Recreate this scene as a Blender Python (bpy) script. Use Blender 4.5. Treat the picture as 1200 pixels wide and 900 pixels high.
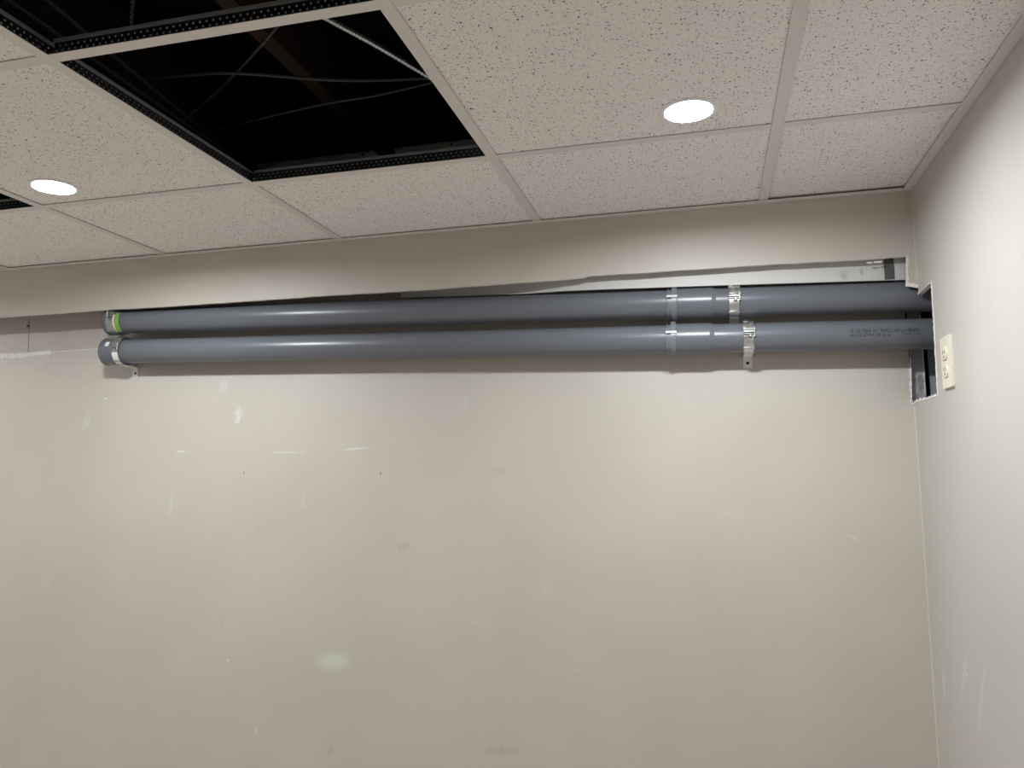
import bpy, bmesh, math, random
from mathutils import Vector, Matrix
random.seed(7)
for o in list(bpy.data.objects): bpy.data.objects.remove(o, do_unlink=True)
scn = bpy.context.scene
COL = scn.collection

# ------------------------------------------------------------------ camera
CAMZ = 1.60
FPX, YAW, PITCH, ROLL = 928.45, -0.243087, 0.109008, -0.012780
_f = Vector((math.sin(YAW)*math.cos(PITCH), math.cos(YAW)*math.cos(PITCH), math.sin(PITCH)))
_r0 = Vector((math.cos(YAW), -math.sin(YAW), 0)); _u0 = _r0.cross(_f)
_r = math.cos(ROLL)*_r0 + math.sin(ROLL)*_u0
_u = -math.sin(ROLL)*_r0 + math.cos(ROLL)*_u0
CAM = Vector((0, 0, CAMZ))
cd = bpy.data.cameras.new('camera'); cd.sensor_width = 36; cd.lens = FPX/1200*36
cd.clip_start = 0.02; cd.clip_end = 50
cam = bpy.data.objects.new('camera', cd); COL.objects.link(cam)
m = Matrix((( _r.x, _u.x, -_f.x), (_r.y, _u.y, -_f.y), (_r.z, _u.z, -_f.z))).to_4x4()
m.translation = CAM; cam.matrix_world = m
scn.camera = cam

# ------------------------------------------------------------------ world, exposure
w = bpy.data.worlds.new('world'); scn.world = w; w.use_nodes = True
w.node_tree.nodes['Background'].inputs[0].default_value = (0, 0, 0, 1)
vs = scn.view_settings; vs.view_transform = 'Standard'; vs.look = 'None'; vs.gamma = 1
vs.use_curve_mapping = False; vs.exposure = 0.0
LAMP = 715.0                                  # radiance of the downlight lenses
LAMP_COL = (0.93, 0.97, 1.0)

# ------------------------------------------------------------------ pixel -> place
def ray(x, y): return _f + (x-600)/FPX*_r - (y-450)/FPX*_u
def onY(x, y, Y): d = ray(x, y); return CAM + d*(Y/d.y)
def onZ(x, y, Z): d = ray(x, y); return CAM + d*((Z-CAMZ)/d.z)
def onX(x, y, X): d = ray(x, y); return CAM + d*(X/d.x)

ZC = CAMZ + 0.699          # underside of the ceiling grid
DU = 2.1426                # face of the upper wall band
DL = 2.256                 # face of the lower wall
DR = 2.266                 # recess behind the pipes
XR = 0.523                 # right wall
XL, YF = -3.35, -2.3       # left wall, wall behind the camera
ZT = 2.72                  # deck above the plenum
PY = 2.198                 # pipe axes
S = 0.6096
X1, Y2 = 0.16106, 1.6530   # a grid crossing

# ------------------------------------------------------------------ materials
def mat(name, col, rough=0.6, metal=0.0, spec=0.5, coat=0.0):
    mt = bpy.data.materials.new(name); mt.use_nodes = True
    b = mt.node_tree.nodes['Principled BSDF']
    b.inputs['Base Color'].default_value = (*col, 1); b.inputs['Roughness'].default_value = rough
    b.inputs['Metallic'].default_value = metal; b.inputs['Specular IOR Level'].default_value = spec
    b.inputs['Coat Weight'].default_value = coat
    return mt
class NT:
    def __init__(s, mt): s.t = mt.node_tree; s.b = s.t.nodes['Principled BSDF']
    def n(s, typ, **kw):
        nd = s.t.nodes.new(typ)
        for k, v in kw.items():
            if k.startswith('i_'): nd.inputs[k[2:].replace('_', ' ')].default_value = v
            else: setattr(nd, k, v)
        return nd
    def l(s, a, b): s.t.links.new(a, b)
    def m(s, op, a, b=None, c=None):
        nd = s.n('ShaderNodeMath', operation=op)
        for i, v in enumerate((a, b, c)):
            if v is None: continue
            if isinstance(v, (int, float)): nd.inputs[i].default_value = v
            else: s.l(v, nd.inputs[i])
        return nd.outputs[0]
    def mix(s, fac, a, b):
        nd = s.n('ShaderNodeMix', data_type='RGBA')
        for sock, v in ((nd.inputs['Factor'], fac), (nd.inputs['A'], a), (nd.inputs['B'], b)):
            if isinstance(v, (int, float)): sock.default_value = v
            elif isinstance(v, tuple): sock.default_value = (*v, 1)
            else: s.l(v, sock)
        return nd.outputs['Result']
    def ramp(s, fac, lo, hi):
        nd = s.n('ShaderNodeMapRange', interpolation_type='SMOOTHSTEP')
        s.l(fac, nd.inputs['Value']); nd.inputs['From Min'].default_value = lo; nd.inputs['From Max'].default_value = hi
        return nd.outputs[0]
    def noise(s, vec, scale, detail=3, rough=.55):
        nd = s.n('ShaderNodeTexNoise'); nd.inputs['Scale'].default_value = scale
        nd.inputs['Detail'].default_value = detail; nd.inputs['Roughness'].default_value = rough
        if vec is not None: s.l(vec, nd.inputs['Vector'])
        return nd
    def bump(s, h, strength, dist):
        nd = s.n('ShaderNodeBump'); nd.inputs['Strength'].default_value = strength; nd.inputs['Distance'].default_value = dist
        s.l(h, nd.inputs['Height']); s.l(nd.outputs[0], s.b.inputs['Normal'])

WALL = (0.565, 0.523, 0.463)
def paint(name, base, marks=(), rough=0.5):
    """painted drywall; marks = (point, half-length, half-height, angle, colour, strength, raggedness)"""
    mt = mat(name, base, rough); q = NT(mt)
    pos = q.n('ShaderNodeNewGeometry').outputs['Position']
    col = q.mix(q.ramp(q.noise(pos, 2.2, 3).outputs[0], .3, .7), tuple(c*.965 for c in base), tuple(min(1, c*1.03) for c in base))
    if marks:
        fine = q.noise(pos, 95, 5, .7)
        for p, a, b, ang, mc, st, rag in marks:
            mp = q.n('ShaderNodeMapping', vector_type='TEXTURE')
            q.l(pos, mp.inputs[0])
            mp.inputs['Location'].default_value = p
            if name.endswith('right'):
                mp.inputs['Rotation'].default_value = (ang, 0, 0); mp.inputs['Scale'].default_value = (1, a, b)
            else:
                mp.inputs['Rotation'].default_value = (0, ang, 0); mp.inputs['Scale'].default_value = (a, 1, b)
            ln = q.n('ShaderNodeVectorMath', operation='LENGTH'); q.l(mp.outputs[0], ln.inputs[0])
            d = q.m('ADD', ln.outputs['Value'], q.m('MULTIPLY', q.m('SUBTRACT', fine.outputs[0], .5), rag))
            col = q.mix(q.m('MULTIPLY', q.m('SUBTRACT', 1.0, q.ramp(d, .35, 1.15)), st), col, mc)
    q.l(col, q.b.inputs['Base Color'])
    q.bump(q.noise(pos, 320, 2).outputs[0], .06, .002)
    return mt
def V(p): return (p.x, p.y, p.z)
def bk(x, y, px, py, ang, c, st, rag=.8):       # a mark on the lower back wall, size in photo pixels
    return (V(onY(x, y, DL)), px/395, py/395, ang, c, st*(1 if st > .84 else .7), rag)
PALE, DARK = (0.74, 0.76, 0.68), (0.30, 0.27, 0.23)
CHALK = (0.82, 0.81, 0.77)
back_marks = [bk(390, 775, 26, 11.5, -.06, (0.62, 0.655, 0.56), .85, .25),
    bk(279, 487, 5, 12, .1, CHALK, .6, 4), bk(262, 452, 8, 9, .4, CHALK, .35, 3.0),
    bk(212, 529, 9, 1.6, .05, CHALK, .7, 2), bk(335, 530, 24, 1.6, .03, CHALK, .6, 3), bk(415, 526, 20, 1.5, -.05, CHALK, .8, 1.6),
    bk(286, 554, 1.6, 2.2, 0, DARK, .9, .3), bk(446, 555, 1.6, 2.4, 0, DARK, .9, .3), bk(303, 618, 1.4, 1.8, 0, DARK, .6, .3),
    bk(472, 641, 9, 4, -.4, DARK, .45, 3.2), bk(387, 880, 3, 8, .5, DARK, .4, 2.2), bk(590, 880, 26, 5, -.05, DARK, .3, 3.6),
    bk(260, 730, 4, 8, .2, DARK, .2, 2.5), bk(124, 467, 1.6, 1.6, 0, CHALK, .95, .2), bk(101, 494, 8, 11, .2, CHALK, .3, 2.6),
    bk(200, 590, 3, 20, 0, CHALK, .25, 2.5), bk(355, 585, 3, 12, .2, CHALK, .25, 2), bk(267, 774, 1.6, 1.6, 0, CHALK, .9, .3),
    bk(300, 856, 2, 6, .2, CHALK, .45, 1.5), bk(545, 470, 3, 12, 0, CHALK, .2, 2), bk(560, 730, 16, 5, .3, CHALK, .12, 3),
    bk(640, 690, 8, 14, -.2, CHALK, .1, 3), bk(860, 600, 12, 8, 0, CHALK, .08, 3), bk(585, 552, 8, 3, 0, DARK, .2, 3),
    bk(55, 680, 10, 12, 0, CHALK, .1, 3), bk(678, 790, 2, 2, 0, DARK, .4, .5), bk(1000, 630, 10, 1.6, .5, CHALK, .25, 1)]
M = {}
M['wall_back'] = paint('wall_paint_back', WALL, back_marks)
M['wall'] = paint('wall_paint', WALL)
def rw(x, y, px, py, ang, c, st, rag=1.): return (V(onX(x, y, XR)), px/395, py/395, ang, c, st, rag)
M['wall_right'] = paint('wall_paint_right', (0.54, 0.512, 0.475),
    [rw(1130, 790, 26, 5, -1.0, CHALK, .28, 1.6), rw(1150, 820, 40, 5, -1.1, CHALK, .22, 1.6), rw(1106, 800, 6, 18, 0, CHALK, .28, 2), rw(1133, 790, 2.5, 2.5, 0, CHALK, .8, .4)])
M['recess'] = paint('old_wall_paint', (0.56, 0.50, 0.455))
M['white_board'] = paint('white_board_paint', (0.64, 0.63, 0.615), [
    (V(onY(988, 323, 2.175)), .012, .014, 0, (.3, .3, .3), .55, 3.5), (V(onY(1010, 319, 2.175)), .005, .012, 0, (.3, .3, .3), .5, 3)])
M['gypsum'] = mat('gypsum_core', (0.72, 0.70, 0.67), .9)
M['paper'] = mat('torn_paper', (0.80, 0.78, 0.74), .9)
q = NT(M['paper']); nn = q.noise(q.n('ShaderNodeNewGeometry').outputs['Position'], 90, 4)
q.l(q.mix(q.ramp(nn.outputs[0], .35, .6), (0.76, 0.73, 0.68), (0.86, 0.84, 0.81)), q.b.inputs['Base Color'])

# ceiling tile: mineral fibre with fissures and pinholes
M['tile'] = mat('mineral_fibre_tile', (0.74, 0.70, 0.66), .9, spec=.2)
q = NT(M['tile']); tc = q.n('ShaderNodeTexCoord'); oi = q.n('ShaderNodeObjectInfo')
off = q.n('ShaderNodeVectorMath', operation='MULTIPLY_ADD')
q.l(oi.outputs['Location'], off.inputs[0]); off.inputs[1].default_value = (3.7, 5.1, 0); q.l(tc.outputs['Object'], off.inputs[2])
def fissure(scale, dist_amt, thr, dens):
    wn = q.noise(off.outputs[0], scale*.8, 2)
    dv = q.n('ShaderNodeVectorMath', operation='MULTIPLY_ADD'); q.l(wn.outputs['Color'], dv.inputs[0])
    dv.inputs[1].default_value = (dist_amt,)*3; q.l(off.outputs[0], dv.inputs[2])
    vo = q.n('ShaderNodeTexVoronoi', voronoi_dimensions='2D'); vo.inputs['Scale'].default_value = scale; vo.inputs['Randomness'].default_value = 1
    q.l(dv.outputs[0], vo.inputs['Vector'])
    sp = q.n('ShaderNodeSeparateColor'); q.l(vo.outputs['Color'], sp.inputs[0])
    on = q.m('LESS_THAN', sp.outputs[0], dens)
    size = q.m('MULTIPLY', q.m('ADD', q.m('MULTIPLY', sp.outputs[1], .8), .45), thr)
    nd = q.n('ShaderNodeMapRange'); q.l(vo.outputs['Distance'], nd.inputs['Value']); q.l(size, nd.inputs['From Max'])
    q.l(q.m('MULTIPLY', size, .55), nd.inputs['From Min']); nd.inputs['To Min'].default_value = 1; nd.inputs['To Max'].default_value = 0
    return q.m('MULTIPLY', nd.outputs[0], on)
holes = q.m('MAXIMUM', fissure(125, .016, .20, .55), q.m('MULTIPLY', fissure(290, .006, .2, .5), .65))
q.l(q.mix(holes, q.mix(q.noise(off.outputs[0], 5, 2).outputs[0], (0.86, 0.81, 0.785), (0.90, 0.855, 0.83)), (0.115, 0.095, 0.085)), q.b.inputs['Base Color'])
q.bump(q.m('SUBTRACT', 1.0, holes), .5, .0025)

M['grid_paint'] = mat('grid_enamel', (0.72, 0.68, 0.645), .45)
M['web'] = mat('galvanised_web', (0.16, 0.165, 0.175), .28, 1.0)
q = NT(M['web']); tc = q.n('ShaderNodeTexCoord'); sx = q.n('ShaderNodeSeparateXYZ'); q.l(tc.outputs['Object'], sx.inputs[0])
def dots(phase, zc):
    u = q.m('SUBTRACT', q.m('FRACT', q.m('ADD', q.m('DIVIDE', sx.outputs[0], .0122), phase)), .5)
    v = q.m('DIVIDE', q.m('SUBTRACT', sx.outputs[2], zc), .0122)
    return q.m('LESS_THAN', q.m('ADD', q.m('MULTIPLY', u, u), q.m('MULTIPLY', v, v)), .022)
dm = q.m('MAXIMUM', dots(0, .0125), dots(.5, .0205))
q.l(q.mix(dm, (0.16, 0.165, 0.175), (0.62, 0.62, 0.64)), q.b.inputs['Base Color'])
q.l(q.m('SUBTRACT', 1.0, dm), q.b.inputs['Metallic']); q.l(q.m('MULTIPLY_ADD', dm, .4, .28), q.b.inputs['Roughness'])
M['bulb'] = mat('galvanised_bulb', (0.42, 0.43, 0.45), .5, .6)

def pipe_mat(name, seed):
    mt = mat(name, (0.135, 0.150, 0.175), .27, 0, .5); q = NT(mt)
    pos = q.n('ShaderNodeNewGeometry').outputs['Position']
    n1 = q.noise(pos, 6, 4)
    col = q.mix(n1.outputs[0], (0.132, 0.143, 0.165), (0.143, 0.155, 0.178))
    ms = q.n('ShaderNodeMapping'); ms.inputs['Scale'].default_value = (14, 40, 40); ms.inputs['Location'].default_value = (seed, 0, 0); q.l(pos, ms.inputs[0])
    sc = q.noise(ms.outputs[0], 1.0, 6, .7)
    big = q.noise(pos, 2.6+seed*.1, 1)
    scuff = q.m('MULTIPLY', q.ramp(sc.outputs[0], .66, .74), q.ramp(big.outputs[0], .5, .62))
    col = q.mix(q.m('MULTIPLY', scuff, .3), col, (0.50, 0.51, 0.52))
    q.l(col, q.b.inputs['Base Color'])
    q.b.inputs['Roughness'].default_value = .315
    return mt
M['pipe_a'] = pipe_mat('grey_pvc_upper', 3); M['pipe_b'] = pipe_mat('grey_pvc_lower', 8)
M['plug'] = mat('plug_pvc', (0.095, 0.11, 0.13), .45)
M['ring'] = mat('retaining_ring_plastic', (0.185, 0.20, 0.225), .3)
M['clip'] = mat('clip_plastic', (0.66, 0.68, 0.70), .3)
def galv(name, a, b, rough):
    mt = mat(name, a, rough, 1.0); q = NT(mt); pos = q.n('ShaderNodeNewGeometry').outputs['Position']
    vo = q.n('ShaderNodeTexVoronoi'); vo.inputs['Scale'].default_value = 140; q.l(pos, vo.inputs['Vector'])
    sp = q.n('ShaderNodeSeparateColor'); q.l(vo.outputs['Color'], sp.inputs[0])
    q.l(q.mix(sp.outputs[0], a, b), q.b.inputs['Base Color']); q.l(q.m('MULTIPLY_ADD', sp.outputs[1], .2, rough-.1), q.b.inputs['Roughness'])
    return mt
M['galv'] = galv('galvanised_steel', (0.58, 0.58, 0.57), (0.74, 0.74, 0.73), .38)
M['galv_dull'] = galv('dull_galvanised_steel', (0.40, 0.41, 0.42), (0.52, 0.53, 0.54), .5)
M['stud'] = galv('stud_steel', (0.62, 0.64, 0.66), (0.74, 0.76, 0.78), .5)
M['zinc'] = mat('zinc_plate', (0.80, 0.80, 0.78), .45, .1)
M['black'] = mat('dark_hole', (0.01, 0.01, 0.01), .9)
M['label_white'] = mat('label_white', (0.80, 0.80, 0.77), .5)
M['label_red'] = mat('label_red', (0.55, 0.17, 0.10), .5)
M['label_green'] = mat('label_green', (0.16, 0.48, 0.06), .5)
M['ink'] = mat('print_ink', (0.022, 0.024, 0.03), .6)
M['ivory'] = mat('ivory_plastic', (0.80, 0.76, 0.62), .32)
M['slot'] = mat('outlet_slot', (0.05, 0.045, 0.04), .6)
M['strap'] = mat('dark_strap', (0.085, 0.09, 0.105), .5)
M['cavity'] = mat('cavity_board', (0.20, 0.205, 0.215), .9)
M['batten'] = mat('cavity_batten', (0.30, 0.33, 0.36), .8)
M['crack'] = mat('crack_shadow', (0.25, 0.22, 0.20), .9)
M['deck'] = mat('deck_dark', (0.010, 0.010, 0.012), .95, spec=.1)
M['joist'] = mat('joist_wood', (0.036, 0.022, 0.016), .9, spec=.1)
M['wire'] = mat('hanger_wire', (0.14, 0.14, 0.15), .5, .7)
M['armour'] = mat('armour_steel', (0.50, 0.51, 0.53), .38, 1.0)
M['cable_black'] = mat('dark_cable', (0.035, 0.035, 0.04), .6)
M['track'] = mat('plenum_track_steel', (0.75, 0.75, 0.76), .6, .0)
M['trim_white'] = mat('downlight_trim', (0.85, 0.85, 0.85), .4)
M['floor'] = mat('floor_vinyl', (0.50, 0.46, 0.40), .5)
q = NT(M['floor']); pos = q.n('ShaderNodeNewGeometry').outputs['Position']
q.l(q.mix(q.noise(pos, 3, 4).outputs[0], (0.66, 0.60, 0.54), (0.78, 0.71, 0.64)), q.b.inputs['Base Color'])
ml = bpy.data.materials.new('downlight_lens'); ml.use_nodes = True
nt = ml.node_tree; nt.nodes.clear(); em = nt.nodes.new('ShaderNodeEmission'); ou = nt.nodes.new('ShaderNodeOutputMaterial')
em.inputs[0].default_value = (*LAMP_COL, 1); em.inputs[1].default_value = LAMP; nt.links.new(em.outputs[0], ou.inputs[0])
M['lens'] = ml

# ------------------------------------------------------------------ mesh helpers
class MB:
    def __init__(s): s.v = []; s.f = []; s.mi = []
    def add(s, vs, fs, mi=0):
        k = len(s.v); s.v += [tuple(p) for p in vs]; s.f += [tuple(i+k for i in f) for f in fs]; s.mi += [mi]*len(fs); return s
    def box(s, a, b, mi=0):
        (x0, y0, z0), (x1, y1, z1) = a, b
        return s.add([(x0,y0,z0),(x1,y0,z0),(x1,y1,z0),(x0,y1,z0),(x0,y0,z1),(x1,y0,z1),(x1,y1,z1),(x0,y1,z1)],
            [(0,3,2,1),(4,5,6,7),(0,1,5,4),(1,2,6,5),(2,3,7,6),(3,0,4,7)], mi)
    def lathe_x(s, prof, seg=48, cap0=False, cap1=False, mi=0):
        pr = [prof[0]]                                  # support loops keep long stretches straight-shaded
        for (xa, ra), (xb, rb) in zip(prof[:-1], prof[1:]):
            if abs(xb-xa) > .012:
                for t in (.0015/abs(xb-xa), 1-.0015/abs(xb-xa)): pr.append((xa+(xb-xa)*t, ra+(rb-ra)*t))
            pr.append((xb, rb))
        prof = pr
        vs = []; fs = []
        for x, r in prof:
            for k in range(seg):
                a = 2*math.pi*k/seg; vs.append((x, -r*math.cos(a), r*math.sin(a)))
        for i in range(len(prof)-1):
            for k in range(seg):
                k2 = (k+1) % seg; fs.append((i*seg+k, i*seg+k2, (i+1)*seg+k2, (i+1)*seg+k))
        if cap0: fs.append(tuple(range(seg-1, -1, -1)))
        if cap1: fs.append(tuple(range((len(prof)-1)*seg, len(prof)*seg)))
        return s.add(vs, fs, mi)
    def lathe_z(s, prof, seg=40, cap0=False, cap1=False, mi=0):
        k0 = len(s.v); s.lathe_x(prof, seg, cap0, cap1, mi)
        for i in range(k0, len(s.v)): x, y, z = s.v[i]; s.v[i] = (-y, z, x)
        return s
    def arc(s, x0, x1, r0, r1, a0, a1, seg=20, mi=0):
        """curved strip about the X axis; angle 0 faces the camera (-Y), 90 is up"""
        vs = []; fs = []
        for i in range(seg+1):
            a = math.radians(a0+(a1-a0)*i/seg); c, sn = math.cos(a), math.sin(a)
            vs += [(x0, -r0*c, r0*sn), (x1, -r0*c, r0*sn), (x1, -r1*c, r1*sn), (x0, -r1*c, r1*sn)]
        for i in range(seg):
            b = 4*i
            for j in range(4): j2 = (j+1) % 4; fs.append((b+j, b+j2, b+4+j2, b+4+j))
        fs += [(0, 3, 2, 1), (4*seg, 4*seg+1, 4*seg+2, 4*seg+3)]
        return s.add(vs, fs, mi)
    def tube(s, pts, r, seg=8, mi=0, rf=None):
        pts = [Vector(p) for p in pts]; vs = []; fs = []
        up = Vector((0, 0, 1))
        for i, p in enumerate(pts):
            t = (pts[min(i+1, len(pts)-1)]-pts[max(i-1, 0)]).normalized()
            a = up if abs(t.z) < .9 else Vector((1, 0, 0))
            n1 = t.cross(a).normalized(); n2 = t.cross(n1)
            rr = rf(i) if rf else r
            for k in range(seg):
                an = 2*math.pi*k/seg; vs.append(p+rr*(math.cos(an)*n1+math.sin(an)*n2))
        for i in range(len(pts)-1):
            for k in range(seg):
                k2 = (k+1) % seg; fs.append((i*seg+k, i*seg+k2, (i+1)*seg+k2, (i+1)*seg+k))
        fs += [tuple(range(seg-1, -1, -1)), tuple(range((len(pts)-1)*seg, len(pts)*seg))]
        return s.add(vs, fs, mi)
    def prism(s, poly, d0, d1, axis='y', mi=0, mi_side=None):
        """a 2-D outline given a thickness along an axis: 'y' outline is (x,z); 'x' outline is (y,z); 'z' is (x,y)"""
        g = {'y': lambda a, b, d: (a, d, b), 'x': lambda a, b, d: (d, a, b), 'z': lambda a, b, d: (a, b, d)}[axis]
        n = len(poly); vs = [g(a, b, d0) for a, b in poly]+[g(a, b, d1) for a, b in poly]
        k = len(s.v)
        s.add(vs, [tuple(range(n)), tuple(range(2*n-1, n-1, -1))], mi)
        s.f += [(k+i, k+(i+1) % n, k+n+(i+1) % n, k+n+i) for i in range(n)]; s.mi += [mi if mi_side is None else mi_side]*n
        return s
    def mesh(s, name, mats, ang=35):
        me = bpy.data.meshes.new(name); me.from_pydata(s.v, [], s.f)
        for mm in (mats if isinstance(mats, (list, tuple)) else [mats]): me.materials.append(M[mm])
        me.polygons.foreach_set('material_index', s.mi)
        bm = bmesh.new(); bm.from_mesh(me)
        bmesh.ops.recalc_face_normals(bm, faces=bm.faces)
        bmesh.ops.triangulate(bm, faces=[f for f in bm.faces if len(f.verts) > 4])
        bm.to_mesh(me); bm.free()
        me.polygons.foreach_set('use_smooth', [True]*len(me.polygons)); me.set_sharp_from_angle(angle=math.radians(ang)); me.update()
        return me
    def build(s, name, mats, parent=None, loc=(0, 0, 0), rot=(0, 0, 0), bevel=0):
        return link(name, s.mesh(name, mats), parent, loc, rot, bevel)
def link(name, me, parent=None, loc=(0, 0, 0), rot=(0, 0, 0), bevel=0):
    o = bpy.data.objects.new(name, me); COL.objects.link(o); o.location = loc; o.rotation_euler = rot; o.parent = parent
    if bevel:
        b = o.modifiers.new('bevel', 'BEVEL'); b.width = bevel; b.segments = 2; b.limit_method = 'ANGLE'; b.angle_limit = math.radians(50)
    return o
def tag(o, label, cat, group=None, kind=None):
    o['label'] = label; o['category'] = cat
    if group: o['group'] = group
    if kind: o['kind'] = kind
    return o
def struct(o, label):
    o['kind'] = 'structure'; o['label'] = label; return o
def empty(name, loc=(0, 0, 0), rot=(0, 0, 0)):
    o = bpy.data.objects.new(name, None); COL.objects.link(o); o.location = loc; o.rotation_euler = rot; o.empty_display_size = .05; return o
def ragged(pts, step=.012, amp=.0012):
    """subdivide an open outline and roughen it like a hand-cut edge"""
    out = []
    for (a, b), (c, d) in zip(pts[:-1], pts[1:]):
        L = math.hypot(c-a, d-b); n = max(1, int(L/step))
        for i in range(n):
            t = i/n; j = 0 if i == 0 else amp
            out.append((a+(c-a)*t+random.uniform(-j, j), b+(d-b)*t+random.uniform(-j, j)))
    return out+[pts[-1]]

# ------------------------------------------------------------------ room shell
struct(MB().box((XL-.1, YF-.1, -.1), (XR+.4, DR+.4, 0)).build('floor', 'floor'), 'pale floor below the bare wall')
struct(MB().box((XL-.1, YF, 0), (XL, DR+.1, ZT)).build('wall_left', 'wall'), 'painted wall closing the left side of the room')
struct(MB().box((XL-.1, YF-.1, 0), (XR+.2, YF, ZT)).build('wall_front', 'wall'), 'painted wall behind the viewpoint')
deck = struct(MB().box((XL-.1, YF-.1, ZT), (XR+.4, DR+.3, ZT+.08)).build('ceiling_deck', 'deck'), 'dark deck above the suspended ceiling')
# surface behind the pipes, runs up behind the upper band
rec = struct(MB().box((XL, DR, 0), (onY(1066, 420, DL).x-.002, DR+.02, ZC+.06)).build('wall_recess', 'recess'), 'older pinkish wall surface showing in the slot behind the pipes')
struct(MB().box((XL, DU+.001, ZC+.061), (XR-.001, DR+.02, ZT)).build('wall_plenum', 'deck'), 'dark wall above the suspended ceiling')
sx_ = onY(34, 390, DR)
MB().tube([(sx_.x-.001, DR-.0006, onY(34, 365, DR).z), (sx_.x, DR-.0006, sx_.z), (sx_.x+.001, DR-.0006, onY(34, 412, DR).z)], .0006, 6).build('joint_crack', 'crack', rec)
p = onY(33.5, 382, DR)
MB().lathe_z([(-.003, .003), (.003, .0045)], 10, True, True).build('screw_head', 'strap', rec, loc=(p.x, DR-.001, p.z), rot=(math.pi/2, 0, 0))

# lower wall: top edge, notch at the right corner
a = onY(0, 414, DL); b = onY(125, 407, DL); c = onY(1066, 418, DL); dn = onY(1067.5, 472, DL)
top = ragged([(XL, a.z), (a.x, a.z), (b.x, b.z), (b.x+.35, b.z-.005), (onY(870, 394, DL).x, onY(870, 394, DL).z), (c.x, c.z+.05)], .02, .0009)
side = ragged([(c.x, c.z+.05), (dn.x, dn.z)], .006, .0012)
bot = ragged([(dn.x, dn.z), (XR, dn.z-.001)], .006, .001)
poly = [(XL, 0)]+top+side[1:]+bot[1:]+[(XR, 0)]
wb = struct(MB().prism(poly, DL, DR-.0002, 'y', 0, 1).build('wall_back', ['wall_back', 'gypsum']), 'greige painted lower wall below the two pipes')
def strip(name, pts, wlo, whi, Y, parent, step=.007, mats='paper', thick=.0012, plane='y', bias=(0, 0)):
    """a torn, uneven strip of paper along a cut edge"""
    pts = ragged(pts, step, 0); up = []; lo = []
    for i, (u, v) in enumerate(pts):
        (u0, v0), (u1, v1) = pts[max(i-1, 0)], pts[min(i+1, len(pts)-1)]
        L = math.hypot(u1-u0, v1-v0) or 1; nx, ny = -(v1-v0)/L, (u1-u0)/L
        h = random.uniform(*whi); k = random.uniform(*wlo)
        up.append((u+nx*h, v+ny*h)); lo.append((u-nx*k, v-ny*k))
    return MB().prism(up+lo[::-1], Y, Y+thick, plane).build(name, mats, parent)
s0 = onY(-60, 419, DL); s1 = onY(30, 416, DL); s2 = onY(60, 412.5, DL); s3 = onY(124, 407.5, DL)
strip('torn_paper', [(s0.x, s0.z), (s1.x, s1.z)], (.008, .014), (.006, .010), DL-.001, wb)
strip('torn_paper', [(s1.x, s1.z), (s2.x, s2.z)], (.004, .012), (.004, .009), DL-.001, wb)
strip('torn_paper', [(s2.x, s2.z), (s3.x, s3.z)], (.0012, .0028), (.0, .0012), DL-.001, wb)
k0 = onY(62, 414, DL); k1 = onY(51, 436, DL)
strip('wall_crack', [(k0.x, k0.z-.006), (k0.x-.012, (k0.z+k1.z)/2), (k1.x, k1.z)], (.0008, .0018), (0, .0008), DL-.0006, wb, mats='recess', thick=.0008)

# upper band (its bottom edge was cut by hand)
LIP = [(0, 372), (128, 362.7), (192, 359.5), (320, 350.7), (407, 345), (513, 338.7), (560, 335), (660, 328), (684, 325.5), (690, 323.4), (740, 320.5), (800, 316.5), (900, 310), (1011, 304.5), (1062.5, 300.5)]
lip = [(onY(x, y, DU).x, onY(x, y, DU).z) for x, y in LIP]
l2 = onY(1062.5, 334, DU); l3 = onY(1074, 336.5, DU)
edge = ragged([(XL, lip[0][1]+.004)]+lip, .03, .0007)+ragged([lip[-1], (l2.x, l2.z), (XR, l3.z)], .006, .0007)[1:]
wu = struct(MB().prism(edge+[(XR, ZC+.06), (XL, ZC+.06)], DU, DU+.0095, 'y', 0, 1).build('wall_upper', ['wall', 'gypsum']), 'greige upper wall band with hand cut lower edge above the pipes')
strip('torn_paper', [(lip[-1][0], lip[-1][1]+.003), (l2.x, l2.z)], (.0, .0015), (.003, .006), DU-.001, wu, .005)
strip('torn_paper', [(l2.x-.003, l2.z-.001), (XR-.001, l3.z-.001)], (.001, .003), (.006, .010), DU-.0012, wu, .005)
for xa, xb, yy in ((1016, 1022, 306), (1024, 1034, 305)):
    a = onY(xa, yy, DU); b = onY(xb, yy-.5, DU); strip('torn_paper', [(a.x, a.z-.002), (b.x, b.z-.002)], (.002, .005), (0, .001), DU+.004, wu, .004)
# white backing board just behind the upper band
BB = 2.175
bp = []
for x, y, Y in [(470, 349, 2.222), (560, 346.5, 2.212), (620, 344, 2.195), (660, 341, 2.181), (700, 339.3, 2.177), (800, 335.8, 2.175), (900, 332.6, 2.174), (1000, 329.5, 2.174), (1075, 327.5, 2.175)]:
    p = onY(x, y, Y); bp.append((p.x, Y, p.z))
g = MB(); n_ = len(bp); zt_ = ZC-.05
g.add([(x, Y, z) for x, Y, z in bp]+[(x, Y, zt_) for x, Y, z in bp]+[(x, Y+.008, z) for x, Y, z in bp]+[(x, Y+.008, zt_) for x, Y, z in bp],
    [f for i in range(n_-1) for f in ((i, i+1, n_+i+1, n_+i), (2*n_+i, 3*n_+i, 3*n_+i+1, 2*n_+i+1), (i, 2*n_+i, 2*n_+i+1, i+1), (n_+i, n_+i+1, 3*n_+i+1, 3*n_+i))]
    +[(0, n_, 3*n_, 2*n_), (n_-1, 3*n_-1, 4*n_-1, 2*n_-1)])
g.build('backing_board', 'white_board', wu)
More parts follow.
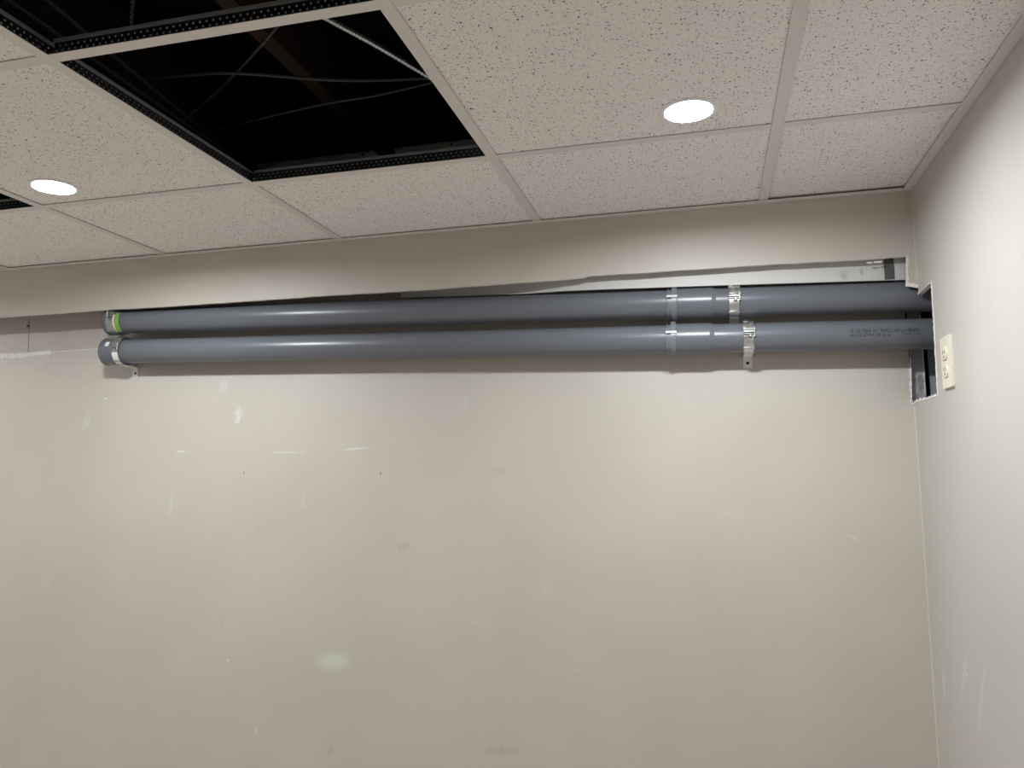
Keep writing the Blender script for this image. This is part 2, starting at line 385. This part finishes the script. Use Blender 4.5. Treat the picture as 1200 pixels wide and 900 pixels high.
# right wall with the broken hole at the corner
def rp(x, y): p = onX(x, y, XR); return (p.y, p.z)
h_in = (DU, l3.z-.004)
hole = ragged([(DR+.15, rp(1070, 472)[1]), (DL, rp(1070, 472)[1]), rp(1099.5, 463)], .006, .0016)
hole += ragged([rp(1099.5, 463), rp(1097, 420), rp(1095, 380), rp(1093, 348), rp(1092, 330)], .008, .0018)[1:]
hole += ragged([rp(1092, 330), (DU+.002, rp(1077, 344)[1]), (DU, l3.z)], .007, .0009)[1:]
poly = [(YF, 0), (DR+.15, 0)]+hole+[(DU, ZC+.06), (DR+.15, ZC+.06), (DR+.15, ZT), (YF, ZT)]
wr = struct(MB().prism(poly, XR, XR+.0127, 'x', 0, 1).build('wall_right', ['wall_right', 'gypsum']), 'painted right wall with a broken hole around the pipes')
hl = [rp(1099.5, 463), rp(1097, 420), rp(1095, 380), rp(1093, 348), rp(1092, 330)]
strip('torn_paper', hl, (.003, .0075), (.000, .002), XR-.0012, wr, .006, plane='x')
strip('torn_paper', [rp(1092, 330), (DU+.004, rp(1077, 344)[1])], (.0, .002), (.0008, .003), XR-.0012, wr, .006, plane='x')
strip('torn_paper', [(DL-.002, rp(1070, 472)[1]), rp(1099.5, 463)], (.001, .007), (.0, .003), XR-.0012, wr, .006, plane='x')
strip('torn_paper', [(dn.x, dn.z), (XR-.001, dn.z-.001)], (.002, .006), (.0, .003), DL-.0012, wb, .005)
strip('torn_paper', [(c.x, c.z), (dn.x, dn.z)], (.0, .003), (.002, .004), DL-.0012, wb, .005)
# cavity behind the hole
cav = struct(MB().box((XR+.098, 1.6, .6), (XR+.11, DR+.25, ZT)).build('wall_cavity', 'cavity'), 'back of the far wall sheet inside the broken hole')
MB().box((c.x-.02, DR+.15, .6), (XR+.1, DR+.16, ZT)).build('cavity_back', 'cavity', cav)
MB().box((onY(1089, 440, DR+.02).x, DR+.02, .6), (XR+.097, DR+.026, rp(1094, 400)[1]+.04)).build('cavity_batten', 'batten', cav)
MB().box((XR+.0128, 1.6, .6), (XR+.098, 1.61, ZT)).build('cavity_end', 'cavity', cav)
# taped inside corner
for (z0, z1, yy, yb, nm, par) in ((0, dn.z-.012, DL, DL, 'corner_tape', wb), (l3.z+.012, ZC-.004, DU, DU, 'corner_tape', wu)):
    MB().prism([(XR-.0003, yy-.004), (XR+.0002, yy-.004), (XR+.0002, yy), (XR-.003, yy), (XR-.003, yy-.0003)], z0, z1, 'z').build(nm, 'wall', par)

# metal stud standing in the corner behind the hole
st = empty('metal_stud', (XR+.004, DR+.006, 0))
xa, xb = onY(1067.5, 440, DR+.006).x-st.location.x, onY(1083.5, 440, DR+.006).x-st.location.x
MB().box((xa, 0, 0), (xb, .0012, ZT-.02)).build('flange', 'stud', st)
MB().box((xb-.0012, -.006, 0), (xb, 0, ZT-.02)).build('return_lip', 'galv', st)
MB().box((xa, .0012, 0), (xa+.0012, .06, ZT-.02)).build('web', 'stud', st)
tag(st, 'bare galvanised metal stud exposed in the broken corner hole below the pipes', 'stud')

# ------------------------------------------------------------------ suspended ceiling
ceil = struct(empty('ceiling', (0, 0, ZC)), 'suspended ceiling of speckled square tiles in a beige metal grid')
XS = [X1-S*i for i in range(6)]                       # lines running towards the back wall
YS = [Y2-S*i for i in range(7)]                       # lines running across
YS = [y for y in YS if y > YF]
def tee(L):
    g = MB(); fw = .012
    g.box((0, -fw, 0), (L, fw, .0012), 0)
    g.box((0, -.0007, .0012), (L, .0007, .0275), 1)
    g.box((0, -.0032, .0275), (L, .0032, .033), 2)
    return g.mesh('tee', ['grid_paint', 'web', 'bulb'])
# lines along Y are whole main runners; the cross pieces run from line to line
yl = DU-.001-YF
mt_ = tee(yl)
for x in XS: link('main_tee', mt_, ceil, (x, YF, 0), (0, 0, math.pi/2))
ct = tee(S-.0245)
ctr = tee(XR-X1-.0125); ctl = tee(XS[-1]-.0125-XL)
for y in YS:
    for i in range(len(XS)-1): link('cross_tee', ct, ceil, (XS[i+1]+.01225, y, .0002))
    link('cross_tee', ctr, ceil, (X1+.01225, y, .0002)); link('cross_tee', ctl, ceil, (XL, y, .0002))
# wall angles
def angle(L):
    return MB().box((0, -.022, 0), (L, 0, .0012)).box((0, -.0012, .0012), (L, 0, .022)).mesh('wall_angle', 'grid_paint')
link('wall_angle', angle(XR-XL-.024), ceil, (XL, DU-.0003, -.0016))
link('wall_angle', angle(DU-YF), ceil, (XR-.0003, DU-.0003, -.0014), (0, 0, -math.pi/2))
link('wall_angle', angle(DU-YF), ceil, (XL+.0003, YF, -.0014), (0, 0, math.pi/2))
link('wall_angle', angle(XR-XL), ceil, (XR, YF+.0003, -.0016), (0, 0, math.pi))
# tiles
def tile(wx, wy, hole=None):
    g = MB(); wx -= .007; wy -= .007
    if hole is None:
        g.box((-wx/2, -wy/2, 0), (wx/2, wy/2, .015))
    else:
        hx, hy, r = hole; n = 32                       # a round cut-out for the downlight
        sq = []
        for k in range(n):
            an = 2*math.pi*k/n; cx, cy = math.cos(an), math.sin(an)
            tx = ((wx/2-hx) if cx > 0 else (wx/2+hx))/abs(cx) if abs(cx) > 1e-9 else 1e9
            ty = ((wy/2-hy) if cy > 0 else (wy/2+hy))/abs(cy) if abs(cy) > 1e-9 else 1e9
            t = min(tx, ty); sq.append((hx+cx*t, hy+cy*t))
        cor = [(sx*wx/2, sy*wy/2) for sx in (-1, 1) for sy in (-1, 1)]
        for cx, cy in cor:                              # snap the nearest rim point onto each corner
            j = min(range(n), key=lambda i: (sq[i][0]-cx)**2+(sq[i][1]-cy)**2); sq[j] = (cx, cy)
        ci = [(hx+r*math.cos(2*math.pi*k/n), hy+r*math.sin(2*math.pi*k/n)) for k in range(n)]
        vs = [(*p, 0) for p in sq]+[(*p, 0) for p in ci]+[(*p, .015) for p in sq]+[(*p, .015) for p in ci]
        fs = []
        for k in range(n):
            j = (k+1) % n
            fs += [(k, j, n+j, n+k), (2*n+k, 3*n+k, 3*n+j, 2*n+j), (k, 2*n+k, 2*n+j, j), (n+k, n+j, 3*n+j, 3*n+k)]
        g.add(vs, fs)
    return g.mesh('ceiling_tile', 'tile')
xe = [XR]+XS+[XL]; ye = [DU]+YS+[YF]
p1 = onZ(807, 131, ZC); p2 = onZ(63, 220, ZC)
row2 = p1.y-1.83
row3 = max(YF+.35, p1.y-3.2)
lamps = [(p1.x, p1.y), (p2.x, p2.y), (-3.10, p2.y), (p2.x, row3)]  # last two are added out of view, to fill the room with light
OPEN = {(2, 1), (2, 2), (4, 1)}
cache = {}
for i in range(len(xe)-1):
    for j in range(len(ye)-1):
        if (i, j) in OPEN: continue
        x1_, x0_ = xe[i], xe[i+1]; y1_, y0_ = ye[j], ye[j+1]
        cx, cy = (x0_+x1_)/2, (y0_+y1_)/2; hl_ = None
        for lx, ly in lamps:
            if x0_ < lx < x1_ and y0_ < ly < y1_: hl_ = (lx-cx, ly-cy, .05)
        sx0 = .004 if i in (0, len(xe)-2) else 0
        key = (round(x1_-x0_, 4), round(y1_-y0_, 4), hl_)
        if key not in cache: cache[key] = tile(x1_-x0_-sx0, y1_-y0_-(.004 if j == 0 else 0), hl_)
        z = .0024+random.uniform(0, .001)
        t = link('ceiling_tile', cache[key], ceil, (cx, cy-(.002 if j == 0 else 0), z), (random.uniform(-.0008, .0008), random.uniform(-.0008, .0008), 0))
        if (i, j) == (0, 0): t.rotation_euler = (.004, .002, -.008); t.location.z += .002; t.location.y -= .002

# downlights
def downlight(x, y, label, group):
    o = empty('recessed_downlight', (x, y, ZC+.0022))
    MB().lathe_z([(.0004, .0485), (.0004, .056), (-.0016, .0555), (-.0024, .052), (-.0024, .0470), (.007, .0462)], 48).build('trim_ring', 'trim_white', o)
    prof = [(.0046-.0006*math.cos(math.pi/2*k/4), .0457*math.sin(math.pi/2*k/4)+1e-4) for k in range(5)]
    MB().lathe_z(prof, 40, True).build('lens', 'lens', o)
    MB().lathe_z([(.0, .046), (.045, .046), (.045, .0005)], 40, False, True).build('housing', 'trim_white', o)
    return tag(o, label, 'downlight', group)
names = ['glowing round downlight in the speckled tile nearest the right wall', 'glowing round downlight at the left, beside the small dark opening',
    'added unseen round downlight beyond the left edge near the back wall', 'added unseen round downlight at the rear of the room, behind the viewpoint']
for (x, y), nm in zip(lamps, names): downlight(x, y, nm, 'recessed ceiling downlights')

# ------------------------------------------------------------------ inside the open ceiling
def path(pts, z, n=24, sag=0):
    P = [onZ(x, y, z) for x, y in pts]; out = []
    for i in range(len(P)-1):
        a = P[max(i-1, 0)]; b = P[i]; c = P[i+1]; d = P[min(i+2, len(P)-1)]
        for k in range(n):
            t = k/n
            out.append(.5*((2*b)+(c-a)*t+(2*a-5*b+4*c-d)*t*t+(3*b-a-3*c+d)*t**3))
    return out+[P[-1]]
pp = path([(330, -10), (383, 21), (440, 52), (497, 86), (560, 124)], ZC+.12, 60)
tag(MB().tube(pp, .006, 8, rf=lambda i: .0048 if i % 4 == 0 else .0062).build('armoured_cable', 'armour'), 'shiny spiral armoured cable crossing the open ceiling bay', 'cable')
tag(MB().tube(path([(172, 93), (220, 88), (280, 86), (400, 94), (510, 91), (600, 80)], ZC+.17, 14), .0036, 8).build('plenum_cable', 'cable_black'), 'dark cable sagging across the middle of the open ceiling bay', 'cable')
tag(MB().tube(path([(230, 158), (310, 138), (380, 122), (440, 112), (505, 97), (580, 75)], ZC+.15, 14), .0024, 8).build('plenum_cable', 'cable_black'), 'thin dark cable rising to the right edge of the open ceiling bay', 'cable')
tag(MB().tube(path([(205, 150), (250, 112), (300, 60), (330, 25)], ZC+.185, 10), .003, 8).build('plenum_cable', 'cable_black'), 'faint dark cable slanting up through the left of the open ceiling bay', 'cable')
jx = onZ(420, 152, ZT-.185).x
for k, wd in enumerate(('above the middle of the open bay', 'above the left edge of the open bay', 'above the left lamp', 'above the right lamp', 'by the right wall')):
    x = jx+(0, -.46, -.92, .46, .92)[k]
    if x > XR-.05: continue
    tag(MB().box((x-.019, YF, ZT-.185), (x+.019, DU-.0005, ZT-.001)).build('ceiling_joist', 'joist', bevel=.002), 'dark brown timber joist '+wd, 'joist', 'joists above the ceiling')
t0 = onY(300, 190, 2.137); t1 = onY(562, 164, 2.137)
tr = empty('steel_track', (t0.x-.3, 2.137, t1.z-.075))
Lt = t1.x-t0.x+.75
MB().box((0, 0, 0), (Lt, .0015, .075)).build('web', 'track', tr)
MB().box((0, -.012, .0735), (Lt, 0, .075)).build('top_flange', 'track', tr)
for px, py in ((333, 192), (425, 185), (529, 173)):
    s_ = onY(px, py-4, 2.137)
    MB().lathe_z([(-.001, .0045), (.0025, .003)], 10, True, True).build('screw', 'black', tr, loc=(s_.x-tr.location.x, -.0005, s_.z-tr.location.z), rot=(math.pi/2, 0, 0))
tag(tr, 'dark grey steel track above the ceiling grid at the back of the open bay', 'track')
# hanger wires twisted to the grid
def hanger(x, y, label, lean=.02):
    o = empty('hanger_wire', (x, y, ZC+.0275))
    MB().tube([(0, 0, .005), (.001, .002, .05), (.004, 0, .12), (lean*.6, 0, .35), (lean, 0, ZT-ZC-.03)], .0010, 6).build('wire', 'wire', o)
    MB().tube([(.002*math.cos(k*1.3), .002*math.sin(k*1.3), .008+.0018*k) for k in range(44)], .0008, 5).build('twist', 'wire', o)
    return tag(o, label, 'wire', 'hanger wires of the ceiling grid')
hanger(XS[3], onZ(150, 108, ZC+.03).y, 'twisted hanger wire on the left runner of the open ceiling bay')
hanger(onZ(151, 32, ZC+.03).x, YS[1], 'hanger wire on the front cross piece of the open ceiling bay', .03)
hanger(onZ(142, 24, ZC+.03).x, YS[1], 'short leaning hanger wire beside the longer one, front cross piece', -.05)
# runner splice with cut wire ends on the left runner
sp = onZ(222, 154, ZC+.03)
o = empty('splice_clip', (XS[3], sp.y, ZC+.02))
MB().box((-.003, -.03, 0), (.006, .03, .02)).build('plate', 'galv_dull', o, bevel=.001)
MB().tube([(0, -.012, .014), (.012, -.006, .03), (.016, .008, .024), (.004, .014, .032), (-.004, .0, .036), (.006, -.016, .03)], .0014, 6).build('wire_loop', 'wire', o)
tag(o, 'grey splice clip with wire loop on the left runner of the open bay', 'clip')
# runs of pipe above the front opening
for k, (a, b) in enumerate((((10, 0), (70, 42)), ((55, 0), (98, 36)))):
    A = onZ(*a, ZC+.13+.04*k); B = onZ(*b, ZC+.13+.04*k); d = (B-A).normalized()
    tag(MB().tube([A-d*.5, B+d*.6], .0045, 10).build('conduit', 'cable_black'), ['dark conduit close above the top left grid corner', 'dark conduit right of the other one at the top left'][k], 'conduit')

# ------------------------------------------------------------------ pipes
R0, RB = 0.0395, 0.0432
def axis_pt(u, seg):       # pixel column -> point on the pipe's axis plane
    (x0, y0), (x1, y1) = seg
    return onY(u, y0+(y1-y0)*(u-x0)/(x1-x0), PY)
UP = ((170, 376.2), (1000, 350.0)); LO = ((180, 411.4), (1000, 393.2))
def make_pipe(seg, u_end, u_bell, u_taper, u_right, name_label, mt, plug_out, bellx):
    A = axis_pt(u_end, seg); B = axis_pt(1090, seg)
    d = B-A; ry = -math.atan2(d.z, d.x) ; rz = math.atan2(d.y, d.x)
    o = empty('drain_pipe', A, (0, -math.atan2(d.z, d.x)*1, 0))
    X = lambda u: (axis_pt(u, seg)-A).length*(1 if axis_pt(u, seg).x > A.x else -1)
    xb, xt = X(u_bell), X(u_taper); xe_ = (XR+.095-A.x)
    bl_ = bellx
    # long left length with a socket at its closed end
    MB().lathe_x([(0, RB-.003), (0, RB+.0008), (.006, RB+.0008), (.008, RB), (bl_, RB), (bl_+.016, R0), (xb+.04, R0)], 64, False, True).build('pipe_length', mt, o)
    # plug in the left end
    MB().lathe_x([(-plug_out, .030), (-plug_out, RB-.0055), (-plug_out+.003, RB-.002), (-.004, RB-.0015), (-.002, RB+.0015), (.0005, RB+.0015)], 64, True).build('end_plug', 'plug', o)
    # right length with socket
    MB().lathe_x([(xb, R0+.0002), (xb, RB+.0012), (xb+.012, RB+.0012), (xb+.014, RB), (xt-.004, RB), (xt+.006, R0), (xe_, R0)], 64, False, True).build('socket_length', mt, o)
    # snap ring at the socket mouth
    rg = MB().lathe_x([(xb-.0125, R0+.0002), (xb-.0125, RB+.0012), (xb-.0105, RB+.0012), (xb-.0105, R0+.001), (xb-.001, R0+.001), (xb-.001, RB+.0028), (xb+.0125, RB+.0028), (xb+.0125, RB+.0008)], 64).build('retaining_ring', 'ring', o)
    MB().arc(xb-.014, xb+.015, RB+.0015, RB+.0055, 13, 20, 3).build('clip', 'clip', rg)
    MB().arc(xb-.001, xb+.012, RB+.0025, RB+.0065, 62, 96, 6).build('lug', 'ring', rg)
    tag(o, name_label, 'pipe', 'grey drain pipes along the wall')
    return o, X
pu, XU = make_pipe(UP, 131, 788, 836, 1090, 'upper grey plastic drain pipe, close below the cut wall band', 'pipe_a', .004, .052)
pl, XLo = make_pipe(LO, 127, 787, 834, 1090, 'lower grey plastic drain pipe, with dark print near its right end', 'pipe_b', .006, .062)
# stickers on the sockets at the left end
def sticker(name, x0, x1, a0, a1, m_, par, label, r=None):
    o = MB().arc(x0, x1, (r or RB)+.0001, (r or RB)+.0007, a0, a1, 14).build(name, m_, par); o['label'] = label; return o
sticker('sticker', .036, .046, -62, 22, 'label_white', pu, 'white paper sticker beside the clamp')
sticker('sticker', .046, .0505, -60, 30, 'label_red', pu, 'red stripe of the sticker', RB+.0003)
sticker('sticker', .0505, .064, -58, 28, 'label_green', pu, 'bright green sticker', R0+.0042)
sticker('barcode_label', .062, .0655, -80, 30, 'label_white', pl, 'white label edge right of the clamp', RB-.0008)
sticker('barcode_label', .020, .034, 18, 40, 'label_white', pl, 'white label corner above the clamp')
# unreadable two-line print near the right end of the lower pipe
def printing(par, x0, x1, rows):
    g = MB()
    for (ang, hgt, xa, xb) in rows:
        x = xa
        while x < xb:
            wd = random.uniform(.0024, .0040); dh = math.degrees(hgt/R0)
            segs = [(0, .8, 0, 1), (.62*wd/.001*.001, .8, 0, 1)]
            for k in range(random.choice((2, 3, 3, 4))):
                typ = random.random()
                if typ < .5:
                    xx = x+random.choice((0, wd*.4, wd*.75)); lo = random.choice((0, 0, .45)); hi = random.choice((1, 1, .55))
                    g.arc(xx, xx+.0009, R0+.0001, R0+.0004, ang+dh*lo, ang+dh*max(hi, lo+.4), 2)
                else:
                    yy = random.choice((0, .45, .85)); g.arc(x, x+wd*.85, R0+.0001, R0+.0004, ang+dh*yy, ang+dh*(yy+.18), 2)
            x += wd*1.25+(.004 if random.random() < .13 else 0)
    return g.build('print_marking', 'ink', par)
pr = printing(pl, 0, 0, [(1, .0085, XLo(993), XLo(1072)), (-13, .006, XLo(993), XLo(1040)), (-10, .005, XLo(1052), XLo(1074))])
pr['label'] = 'two lines of dark unreadable print'

# ------------------------------------------------------------------ clamps
def make_clamp(px, X, pipe_obj, seg, rad, label, width=.028, long_bolt=False, dull=False, turn=0):
    c = axis_pt(px, seg); o = empty('pipe_clamp', c, pipe_obj.rotation_euler)
    g = 'galv_dull' if dull else 'galv'; w2 = width/2; rr = rad+.0006
    d = DL-PY-.0012
    up = MB().arc(-w2, w2, rr, rr+.002, 12, 200, 22)
    up.box((-w2, -(rr+.0095)*.99, rr*.19), (w2, -(rr-.002)*.98, rr*.19+.0022))
    up.build('upper_band', g, o, bevel=.0005)
    lo = MB().arc(-w2+.0012, w2-.0012, rr, rr+.002, -160, 7, 22)
    lo.box((-w2, -(rr+.0075), rr*.08), (w2, -(rr-.002), rr*.08+.002)).arc(-w2-.0008, w2+.0008, rr+.0015, rr+.0045, -52, -44, 2).build('lower_band', g, o, bevel=.0005)
    # saddle latch at the upper front with folded cheeks
    lt = MB().arc(-w2-.0012, w2+.0012, rr+.002, rr+.0065, 20, 80, 10).build('latch', g, o, bevel=.0008)
    MB().arc(w2*.25, w2*.5, rr+.0062, rr+.0082, 24, 60, 6).build('rib', g, lt)
    MB().arc(-w2*.9, -w2*.2, rr+.0062, rr+.0090, 58, 82, 5).build('fold', g, lt)
    # bolt through the two lips
    by = -(rr+.0055)
    bo = MB(); top_z = rr*.19+(.030 if long_bolt else .012)
    bo.lathe_z([(rr*.08-.006, .0022), (top_z, .0022)], 12, True, True).build('bolt', g, o, loc=(-w2*.2 if long_bolt else w2*1.02, by, 0))
    MB().lathe_z([(rr*.08-.0065, .0046), (rr*.08-.0015, .0046)], 6, True, True).build('nut', 'galv_dull', o, loc=(-w2*.2 if long_bolt else w2*.2, by, 0))
    # arm to the wall and foot plate with its hole
    ft = MB().box((-w2*.85, -.004, -rr-.0035), (w2*.85, d+.0008, -rr-.0015))
    zt, zb_ = -rr-.0015, -rr-.034
    hw = w2*.85; yc = d+.0008; hz = zb_+.013; n = 16; hr = .0042
    ring = [(hr*math.cos(2*math.pi*k/n), hz+hr*math.sin(2*math.pi*k/n)) for k in range(n)]
    out = []
    for k in range(n):
        ca, sa = math.cos(2*math.pi*k/n), math.sin(2*math.pi*k/n)
        t = min(hw/abs(ca) if abs(ca) > 1e-6 else 9, ((zt-hz) if sa > 0 else (hz-zb_))/abs(sa) if abs(sa) > 1e-6 else 9)
        out.append((ca*t, hz+sa*t))
    for cx in (-hw, hw):
        for cz in (zb_, zt):
            j = min(range(n), key=lambda i: (out[i][0]-cx)**2+(out[i][1]-cz)**2); out[j] = (cx, cz)
    vs = [(x, yc-.002, z) for x, z in out]+[(x, yc-.002, z) for x, z in ring]+[(x, yc, z) for x, z in out]+[(x, yc, z) for x, z in ring]
    fs = []
    for k in range(n):
        j = (k+1) % n; fs += [(k, j, n+j, n+k), (2*n+k, 3*n+k, 3*n+j, 2*n+j), (k, 2*n+k, 2*n+j, j), (n+k, n+j, 3*n+j, 3*n+k)]
    ft.add(vs, fs); fo = ft.build('foot_plate', 'zinc', o)
    MB().lathe_z([(0, hr*1.02), (.0004, hr*1.02)], 14, True, True).build('hole', 'black', fo, loc=(0, yc-.0002, hz), rot=(math.pi/2, 0, 0))
    return tag(o, label, 'clamp', 'metal pipe clamps')
make_clamp(139, XU, pu, UP, RB, 'metal clamp around the left end of the upper pipe, beside a green sticker', .030, True, True)
cl_ = make_clamp(146, XLo, pl, LO, RB, 'metal clamp at the left end of the lower pipe with white labels', .024, False, True)
sticker('barcode_label', -.011, .011, -66, -10, 'label_white', cl_, 'white printed label wrapped on the band', RB+.003)
make_clamp(860, XU, pu, UP, R0, 'bright metal clamp on the upper pipe right of its joint', .028)
make_clamp(877, XLo, pl, LO, R0, 'bright metal clamp on the lower pipe right of its joint, foot on the wall', .028)
# dark strap hanging in the slot at the right
a = onY(1035.5, 304, BB-.003); b = onY(1047, 302, BB-.003); cb = onY(1046, 327, BB-.003)
so = empty('hanger_strap', ((a.x+b.x)/2, BB-.0025, cb.z))
hh = a.z-cb.z+.05; ws = (b.x-a.x)/2
MB().box((-ws, 0, 0), (ws, .0018, hh)).build('strap', 'strap', so, bevel=.0004)
MB().lathe_z([(-.0012, .003), (.0012, .003)], 12, True, True).build('screw', 'galv_dull', so, loc=(0, 0, hh-.012), rot=(math.pi/2, 0, 0))
tag(so, 'dark grey vertical strap on the white board above the right end of the upper pipe', 'strap')

# ------------------------------------------------------------------ outlet
oc = Vector((XR, 1.932, CAMZ+.228))
ou_ = empty('wall_outlet', oc, (0, 0, -math.pi/2))        # local: x along the wall, y into the wall, z up
# local -y must point into the room (-X world): rotate so that local y -> +X world
def rrect(w_, h_, r, n=5):
    P = []
    for cx, cy, a0 in ((w_/2-r, h_/2-r, 0), (-w_/2+r, h_/2-r, 90), (-w_/2+r, -h_/2+r, 180), (w_/2-r, -h_/2+r, 270)):
        for k in range(n+1): a = math.radians(a0+90*k/n); P.append((cx+r*math.cos(a), cy+r*math.sin(a)))
    return P
MB().prism(rrect(.070, .1145, .003), -.0062, 0, 'y').build('cover_plate', 'ivory', ou_, bevel=.002)
def face_outline():
    P = []
    for k in range(40):
        a = 2*math.pi*k/40; x, z = .0175*math.cos(a), .0175*math.sin(a); P.append((x, max(-.0142, min(.0142, z))))
    return P
for s in (1, -1):
    f = MB().prism(face_outline(), -.0092, -.006, 'y').build('receptacle', 'ivory', ou_, loc=(0, 0, s*.0195), bevel=.0008)
    for x, h in ((-.0063, .0042), (.0063, .0034)):
        MB().box((x-.0011, -.0096, .0035-h), (x+.0011, -.009, .0035+h)).build('slot', 'slot', f)
    MB().prism([(.0025*math.cos(2*math.pi*k/14), -.0075+.0025*math.sin(2*math.pi*k/14)) for k in range(14)], -.0096, -.009, 'y').build('ground_hole', 'slot', f)
sc_ = MB().lathe_z([(0, .0034), (.0014, .0028)], 14, True, True).build('screw', 'ivory', ou_, loc=(0, -.006, 0), rot=(math.pi/2, 0, 0))
tag(ou_, 'ivory duplex power outlet on the right wall beside the broken hole', 'outlet')
